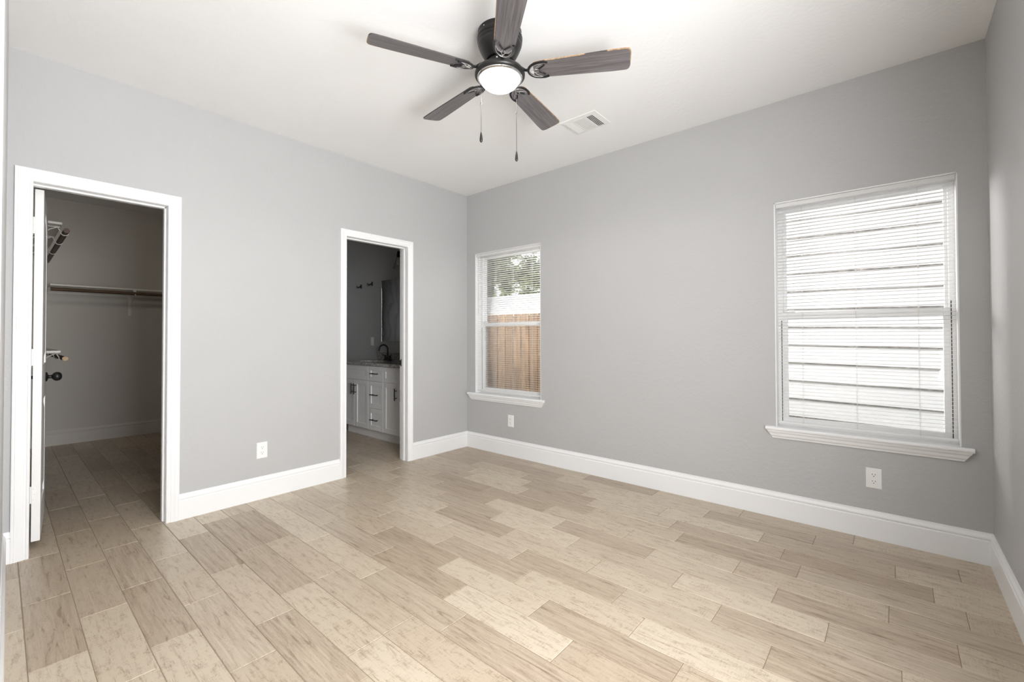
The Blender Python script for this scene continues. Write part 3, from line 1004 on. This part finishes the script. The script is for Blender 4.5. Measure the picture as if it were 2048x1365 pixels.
# ------------------------------------------------------------------ closet shelves and rods
def rod(label, p0, p1, r=.0175, endmat=None):
    p0, p1 = Vector(p0), Vector(p1)
    L = (p1 - p0).length
    ang = math.atan2(p1.y - p0.y, p1.x - p0.x)
    b = MB()
    n = 20
    vs = [(x, r * math.cos(2 * PI * k / n), r * math.sin(2 * PI * k / n)) for x in (0, L) for k in range(n)]
    b.add(vs, [(k, (k + 1) % n, n + (k + 1) % n, n + k) for k in range(n)], 0, True)
    b.add(vs[:n], [tuple(range(n))], 1); b.add(vs[n:], [tuple(range(n))], 1)
    o = b.build('closet_rod', [ROD, endmat or RODEND], None, loc=p0, label=label, category='closet rod')
    o.rotation_euler = (0, -math.asin((p1.z - p0.z) / L), ang)
    return o
SY = -3.034      # front edge of the shelves along the closet's left wall
def shelf_left(z, label, x_end=-1.40, deep=True):
    root = empty('closet_shelf', (x_end, CY0, z), label=label, category='shelf')
    T = (-x_end, -CY0, -z)
    b = MB(); b.box(CX + .002, x_end, CY0 + .002, SY, z - .019, z, bev=.003); b.build('shelf_board', SHELFW, root, loc=T)
    b = MB(); b.box(CX + .002, x_end - .02, CY0 + .001, CY0 + .019, z - .080, z - .0195, bev=.002); b.build('cleat', SHELFW, root, loc=T)
    for xb in (x_end - .10, x_end - .62, x_end - 1.3):
        b = MB()
        y0 = CY0 + .022; zr = z - .062
        pts = [(xb, y0, z - .30), (xb, y0 + .003, z - .26), (xb, y0 + .05, z - .21), (xb, SY - .06, z - .045), (xb, SY - .02, z - .024)]
        b.tube(pts, .004, 8)
        b.tube([(xb, y0, z - .30), (xb, y0, z - .024), (xb, SY - .006, z - .0235)], .004, 8)
        hook = [(xb, SY - .02, z - .024)] + [(xb, SY + .020 + .0235 * math.cos(a), zr + .0 + .0235 * math.sin(a)) for a in [R(170 + i * 24) for i in range(8)]]
        b.tube(hook, .0033, 8)
        b.build('bracket', WIRE, root, loc=T)
    return root
shelf_left(2.098, 'upper white closet shelf on the left closet wall, its end showing past the door')
shelf_left(1.090, 'lower white closet shelf on the left closet wall, just above the door knob')
rod('upper dark-stained wooden rod hanging below the high shelf end beside the door', (-1.385, -3.011, 2.035), (CX + .003, -3.011, 2.035), .019, ROD)
rod('lower wooden rod with pale sawn end below the low shelf beside the door', (-1.37, -3.011, 1.026), (CX + .003, -3.011, 1.026))
# far wall shelf
FXE = -3.205
zf = 1.768
root = empty('closet_shelf', (CX, -2.5, zf), label='long white shelf across the far closet wall above a dark rod', category='shelf')
T = (-CX, 2.5, -zf)
b = MB(); b.box(CX + .002, FXE, SY + .03, CY1 - .002, zf - .020, zf, bev=.003); b.build('shelf_board', SHELFW, root, loc=T)
b = MB(); b.box(CX + .001, CX + .019, SY + .03, CY1 - .002, zf - .085, zf - .0205, bev=.002); b.build('cleat', SHELFW, root, loc=T)
b = MB(); yb_ = -2.313
b.box(CX + .001, CX + .006, yb_ - .014, yb_ + .014, zf - .31, zf - .022); b.box(CX + .001, FXE + .01, yb_ - .012, yb_ + .012, zf - .024, zf - .020)
b.tube([(CX + .006, yb_, zf - .22), (CX + .05, yb_, zf - .19), (FXE - .04, yb_, zf - .05), (FXE + .0, yb_, zf - .026)], .007, 8)
b.tube([(FXE - .01, yb_, zf - .024)] + [(FXE + .022 + .0225 * math.cos(a), yb_, zf - .060 + .0225 * math.sin(a)) for a in [R(160 + i * 22) for i in range(9)]], .006, 8)
b.box(FXE - .002, FXE + .012, yb_ - .012, yb_ + .012, zf - .045, zf - .018)
b.build('bracket', WIRE, root, loc=T)
rod('long dark wooden rod under the shelf on the far closet wall', (FXE + .022, -3.0, zf - .060), (FXE + .022, CY1 - .002, zf - .060))

# ------------------------------------------------------------------ bathroom vanity
def vanity():
    vx0, vx1, yf, zb, zt = -1.73, -.21, -.520, .112, .862
    root = empty('vanity_cabinet', ((vx0 + vx1) / 2, -.27, 0), label='white shaker vanity cabinet with black bar pulls seen through the bathroom doorway', category='cabinet')
    T = (-(vx0 + vx1) / 2, .27, 0)
    b = MB(); b.box(vx0, vx1, yf + .020, -.002, zb, zt); b.build('cabinet_body', CABW, root, loc=T)
    b = MB(); b.box(vx0 + .012, vx1 - .012, -.441, -.40, .001, zb); b.build('toe_kick', CABW, root, loc=T)
    g = .0015
    def front(name, x0, x1, z0, z1, handle, st=.055):
        x0 += g; x1 -= g; z0 += g; z1 -= g
        b = MB()
        b.box(x0, x1, yf + .008, yf + .0195, z0, z1)
        st = min(st, (z1 - z0) * .3)
        b.box(x0, x0 + st, yf, yf + .0085, z0, z1, bev=.0012); b.box(x1 - st, x1, yf, yf + .0085, z0, z1, bev=.0012)
        b.box(x0 + st, x1 - st, yf, yf + .0085, z0, z0 + st, bev=.0012); b.box(x0 + st, x1 - st, yf, yf + .0085, z1 - st, z1, bev=.0012)
        o = b.build(name, CABW, root, loc=T)
        if handle:
            hx, hz, vert, L = handle
            b = MB(); d = Vector((0, 0, L / 2)) if vert else Vector((L / 2, 0, 0))
            c = Vector((hx, yf - .030, hz))
            b.tube([c - d, c + d], .0055, 10)
            for s_ in (-1, 1):
                p = c + d * s_ * .62
                b.tube([p, p + Vector((0, .0305, 0))], .0045, 8)
            b.build('bar_pull', BLACK2, o, label='matte black bar pull')
    a, m, c, e = vx0, -1.428, -1.123, -.821
    f_ = -.505
    zs = .682
    front('false_front', a, c, zs, zt - .006, None, .05)
    front('drawer', c, e, zs, zt - .006, ((c + e) / 2, .772, False, .150), .05)
    front('false_front', e, vx1, zs, zt - .006, None, .05)
    front('drawer', c, e, .368, zs, ((c + e) / 2, .528, False, .150))
    front('drawer', c, e, zb + .004, .368, ((c + e) / 2, .240, False, .150))
    front('door', a, m, zb + .004, zs, (m - .034, .570, True, .130))
    front('door', m, c, zb + .004, zs, (m + .034, .570, True, .130))
    front('door', e, f_, zb + .004, zs, (f_ - .052, .565, True, .130))
    front('door', f_, vx1, zb + .004, zs, (f_ + .052, .565, True, .130))
    # granite top with a cut-out
    cx, cy, rx, ry = -1.415, -.290, .205, .155
    x0, x1, y0, y1, z0, z1 = -1.748, -.19, -.552, -.001, zt, .893
    top = empty('vanity_countertop', (cx, cy, z0), label='speckled grey granite countertop with backsplash on the white vanity', category='countertop')
    T2 = (-cx, -cy, -z0)
    b = MB()
    xm = cx + .33
    N = 48; vs = []
    for i in range(N):
        t = 2 * PI * i / N; ca, sa = math.cos(t), math.sin(t)
        hx = (xm - cx) if ca > 0 else (cx - x0); hy = (y1 - cy) if sa > 0 else (cy - y0)
        k = min(hx / abs(ca) if abs(ca) > 1e-9 else 1e9, hy / abs(sa) if abs(sa) > 1e-9 else 1e9)
        for z in (z0, z1): vs += [(cx + rx * ca, cy + ry * sa, z), (cx + k * ca, cy + k * sa, z)]
    # snap the outer loop to the corners
    for cxn, cyn in ((x0, y0), (x0, y1), (xm, y0), (xm, y1)):
        j = min(range(N), key=lambda i: (vs[4 * i + 1][0] - cxn) ** 2 + (vs[4 * i + 1][1] - cyn) ** 2)
        vs[4 * j + 1] = (cxn, cyn, z0); vs[4 * j + 3] = (cxn, cyn, z1)
    fs = []
    for i in range(N):
        j = (i + 1) % N
        A, B_ = 4 * i, 4 * j
        fs += [(A + 2, A + 3, B_ + 3, B_ + 2), (A, B_, B_ + 1, A + 1), (A, A + 2, B_ + 2, B_), (A + 1, B_ + 1, B_ + 3, A + 3)]
    b.add(vs, fs)
    b.box(xm, x1, y0, y1, z0, z1)
    b.build('counter_slab', GRANITE, top, loc=T2)
    b = MB(); b.box(-1.73, x1, -.021, -.001, z1, z1 + .100, bev=.002); b.build('backsplash', GRANITE, top, loc=T2)
    b = MB()
    pr = [(1.0, 0), (.99, -.02), (.93, -.07), (.75, -.115), (.4, -.135), (.08, -.138), (0, -.138)]
    vs, fs = [], []; N = 40; L = len(pr)
    for i in range(N):
        t = 2 * PI * i / N
        for r, z in pr: vs.append((rx * 1.012 * r * math.cos(t), ry * 1.012 * r * math.sin(t), z))
    for i in range(N):
        j = (i + 1) % N
        for k in range(L - 1): fs.append((i * L + k, j * L + k, j * L + k + 1, i * L + k + 1))
    b.add(vs, fs, 0, True)
    b.build('sink_basin', PORCELAIN, top, loc=(0, 0, .012), label='white oval undermount basin')
    # faucet
    fx, fy, fz = -1.385, -.085, z1
    f = empty('sink_faucet', (fx, fy, fz), label='matte black two-handle gooseneck faucet at the back of the countertop', category='faucet')
    b = MB(); b.box(-.075, .075, -.024, .024, 0, .012, bev=.005); b.build('base_plate', BLACK2, f)
    b = MB()
    sp = [(0, 0, .010), (0, 0, .13)] + [(0, -.055 + .055 * math.cos(a), .145 + .055 * math.sin(a)) for a in [R(i * 15) for i in range(13)]] + [(0, -.112, .118)]
    Mf = Matrix.Rotation(R(-52), 4, 'Z')
    b.tube(sp, [.013] + [.0095] * (len(sp) - 1), 12, M=Mf); b.build('spout', BLACK2, f)
    for s_ in (-1, 1):
        b = MB(); b.lathe([(0, 0), (.018, 0), (.014, .02), (.012, .045), (.014, .055), (0, .058)], 20, 0, Matrix.Translation((s_ * .051, 0, .010)))
        b.tube([(s_ * .051, 0, .060), (s_ * .085, -.004, .068), (s_ * .112, -.008, .070)], [.0075, .006, .005], 8)
        b.build('faucet_handle', BLACK2, f)
    # mirror
    b = MB(); b.box(-1.645, -.30, -.007, -.001, 1.135, 1.948); mo = None
    root = b.build('wall_mirror', [MIRROR], None, label='large frameless mirror on the bathroom wall above the faucet', category='mirror')
    for xe in (-1.6475, -.301):
        b = MB(); b.box(xe, xe + .0035, -.0090, -.001, 1.133, 1.950); b.build('polished_edge', CHROME, root)
    # vanity light
    vl = empty('vanity_light', (-.93, -.002, 2.21), label='black vanity light with clear cone shades above the bathroom mirror', category='wall light')
    b = MB(); b.box(-.27, .27, -.022, 0, -.03, .03, bev=.004); b.build('back_plate', BLACK2, vl)
    for x in (-.165, .04, .24):
        b = MB(); b.tube([(x, -.02, .0), (x, -.10, .0), (x, -.115, .0), (x, -.12, -.012)], .008, 10)
        b.lathe([(0, .05), (.012, .05), (.020, .040), (.020, .010), (.026, .005), (.026, -.02), (.018, -.028), (0, -.028)], 24, 0, Matrix.Translation((x, -.12, 0)))
        b.build('lamp_arm', BLACK2, vl)
        b = MB(); b.lathe([(.022, -.022), (.030, -.05), (.070, -.165), (.072, -.165), (.032, -.05), (.024, -.022)], 32, 0, Matrix.Translation((x, -.12, 0)))
        b.build('glass_shade', GLASS, vl)
        b = MB(); b.lathe([(0, -.028), (.012, -.03), (.013, -.045), (.025, -.075), (.028, -.095), (.02, -.115), (0, -.122)], 20, 0, Matrix.Translation((x, -.12, 0)))
        b.build('light_bulb', PORCELAIN, vl)
vanity()
def hook(label, x, z):
    root = empty('wall_hook', (x, 0, z), label=label, category='hook')
    root['group'] = 'black hooks on the bathroom wall'
    b = MB(); b.box(-.013, .013, -.010, 0, -.026, .030, bev=.003); b.build('hook_plate', BLACK2, root)
    b = MB(); b.tube([(0, -.005, .004), (0, -.030, -.006), (0, -.045, -.018), (0, -.060, -.018), (0, -.068, -.006), (0, -.066, .004)], .008, 8); b.build('hook_arm', BLACK2, root)
hook('left one of two small black hooks on the bathroom wall, left of the mirror', -2.165, 1.908)
hook('right one of two small black hooks, nearer the bathroom mirror', -1.885, 1.925)
sw = empty('light_switch', (-1.880, 0, 1.135), label='white switch plate on the bathroom wall left of the faucet', category='light switch')
b = MB(); b.box(-.036, .036, -.005, 0, -.058, .058, bev=.002); b.build('cover_plate', PLASTIC, sw)
b = MB(); b.box(-.016, .016, -.009, -.005, -.033, .033, bev=.002); b.build('rocker', PLASTIC, sw)

# ------------------------------------------------------------------ outside
b = MB(); b.box(-30, 20, .16, 45, -.6, -.42); b.build('ground', GRASS, kind='structure')
def neighbour():
    root = empty('neighbour_house', (3.5, 1.87, -.42), label='white lap-sided house wall close outside the large window', category='house')
    x0, x1, ex = .95, 8.0, .1785
    b = MB()
    sl = -.0186
    z = -.42 - .10
    def zz(x, z): return z + sl * (x - 3.2)
    y = 1.87
    while z < 3.15:
        # exposed face (slanted), worn lower arris, thick underside
        a = [(x0, y - .0160, zz(x0, z)), (x1, y - .0160, zz(x1, z)), (x1, y - .0150, zz(x1, z + .014)), (x0, y - .0150, zz(x0, z + .014))]
        c = [(x0, y - .0015, zz(x0, z + ex)), (x1, y - .0015, zz(x1, z + ex))]
        u = [(x0, y + .002, zz(x0, z)), (x1, y + .002, zz(x1, z))]
        b.add([a[3], a[2], c[1], c[0]], [(0, 1, 2, 3)], 0)
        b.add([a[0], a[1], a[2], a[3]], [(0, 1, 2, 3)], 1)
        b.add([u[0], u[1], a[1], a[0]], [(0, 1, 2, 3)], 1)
        z += ex
    b.box(x0, x1, y + .003, y + .2, -.7, 3.35, 0)
    b.build('lap_siding', [SIDING, DIRTY], root, loc=(-3.5, -1.87, .42))
    b = MB(); b.box(x0 - .09, x0, y - .025, y + .08, -.45, 3.3, 0); b.build('corner_board', SIDING, root, loc=(-3.5, -1.87, .42))
    b = MB(); b.prism([(y - .12, 3.12), (y - .12, 3.22), (y + 3.0, 4.6), (y + 3.0, 4.45), (y, 3.15)], x0 - .3, x1, 'x'); b.build('roof_eave', METROOF, root, loc=(-3.5, -1.87, .42))
neighbour()

def fence():
    y = 1.42
    root = empty('wooden_fence', (-2.5, y, -.42), label='brown dog-eared wooden picket fence outside the window nearest the corner', category='fence')
    T = (2.5, -y, .42)
    rr = random.Random(3)
    x = .90
    n = 0
    while x > -7.5 and n < 60:
        w = .140
        zt = 1.512 + rr.uniform(-.006, .006); yo = rr.uniform(-.003, .003)
        b = MB(); e = .022
        poly = [(x - w, -.40), (x, -.40), (x, zt - e), (x - e, zt), (x - w + e, zt), (x - w, zt - e)]
        b.prism(poly, y + yo, y + yo + .016, 'y')
        o = b.build('picket', FENCE, root, loc=T)
        tn = rr.random(); set_attr(o, [(tn, tn, tn, 1)] * len(o.data.polygons))
        x -= w + .006; n += 1
    for z in (-.15, .55, 1.25):
        b = MB(); b.box(-7.6, .90, y + .022, y + .060, z, z + .088)
        o = b.build('rail', FENCE, root, loc=T); set_attr(o, [(.5, .5, .5, 1)] * len(o.data.polygons))
fence()

def shed():
    root = empty('shed', (-5, 5.2, -.42), label='building with a white metal roof beyond the wooden fence', category='building')
    T = (5, -5.2, .42)
    b = MB(); b.box(-10, -.9, 5.3, 8.3, -.42, 1.80); b.build('shed_wall', SIDING, root, loc=T)
    b = MB(); b.prism([(5.0, 1.78), (5.0, 1.83), (6.75, 2.46), (8.6, 1.83), (8.6, 1.78), (6.75, 2.40)], -10.2, -.7, 'x'); b.build('metal_roof', METROOF, root, loc=T)
    b = MB()
    x = -10.0
    while x < -.8:
        b.tube([(x, 5.02, 1.842), (x, 6.75, 2.466)], .012, 4); x += .3
    b.build('roof_seams', METROOF, root, loc=T)
    b = MB(); b.box(-10.2, -.7, 4.93, 5.0, 1.74, 1.83, bev=.01); b.build('gutter', TRIM, root, loc=T)
    b = MB()
    c = Vector((-3.62, 5.16, 2.01))
    for i in range(5):
        o = Vector((-.10 + .05 * i, .02 * (i % 2), 0)); r = .075 + .012 * (i % 3)
        b.tube([c + o + Vector((r * .8 * math.cos(a), .06 * math.sin(a * .5 + i), r * math.sin(a) - .01)) for a in [2 * PI * k / 20 for k in range(21)]], .010, 6, cap=False)
    b.build('cable_coil', TRIM, None, label='small white coil lying on the metal roof edge beyond the fence', category='coil')
shed()

def tree(label, x, y, h, r, n, seed, tone):
    rr = random.Random(seed)
    root = empty('leafy_tree', (x, y, -.42), label=label, category='tree')
    root['group'] = 'trees beyond the metal roof'
    b = MB()
    b.tube([(0, 0, 0), (.05, .02, h * .3), (-.04, .05, h * .55), (.1, 0, h * .8)], [.16, .13, .10, .05], 10)
    for i in range(7):
        a = rr.uniform(0, 2 * PI); z = h * rr.uniform(.35, .65)
        b.tube([(0, 0, z), (math.cos(a) * r * .4, math.sin(a) * r * .4, z + h * .12), (math.cos(a) * r * .8, math.sin(a) * r * .8, z + h * .22)], [.06, .04, .015], 6)
    b.build('trunk', BARK, root)
    b = MB(); cols = []
    cl = [(max(-.8, min(.8, rr.gauss(0, .42))) * r, max(-.8, min(.8, rr.gauss(0, .42))) * r, h * .64 + rr.gauss(0, .19) * h, rr.uniform(.35, .7)) for _ in range(34)]
    for i in range(n):
        c = cl[rr.randrange(len(cl))]
        p = Vector((c[0] + rr.gauss(0, c[3] * .45), c[1] + rr.gauss(0, c[3] * .45), c[2] + rr.gauss(0, c[3] * .4)))
        s_ = rr.uniform(.06, .12)
        q = Matrix.Rotation(rr.uniform(0, 2 * PI), 4, 'Z') @ Matrix.Rotation(rr.uniform(-1.2, 1.2), 4, 'X')
        vs = [p + (q @ Vector(v)) * s_ for v in ((-1, 0, 0), (-.3, .45, .06), (.5, .38, .05), (1.1, 0, -.1), (.5, -.38, .05), (-.3, -.45, .06))]
        b.add(vs, [(0, 1, 2, 3, 4, 5)])
        t = min(1, max(0, rr.gauss(tone, .25))); cols.append((t, t, t, 1))
    o = b.build('crown', LEAF, root); set_attr(o, cols)
tree('pale green tree behind the metal roof, at the left of the corner window view', -11.4, 12.5, 6.8, 2.3, 15000, 1, .8)
tree('tall grey-green tree standing furthest back, behind the other two trees', -9.6, 18.5, 10.0, 3.3, 15000, 2, .35)
tree('green tree behind the metal roof, at the right edge of the corner window view', -6.3, 12.5, 6.6, 2.2, 11000, 3, .5)
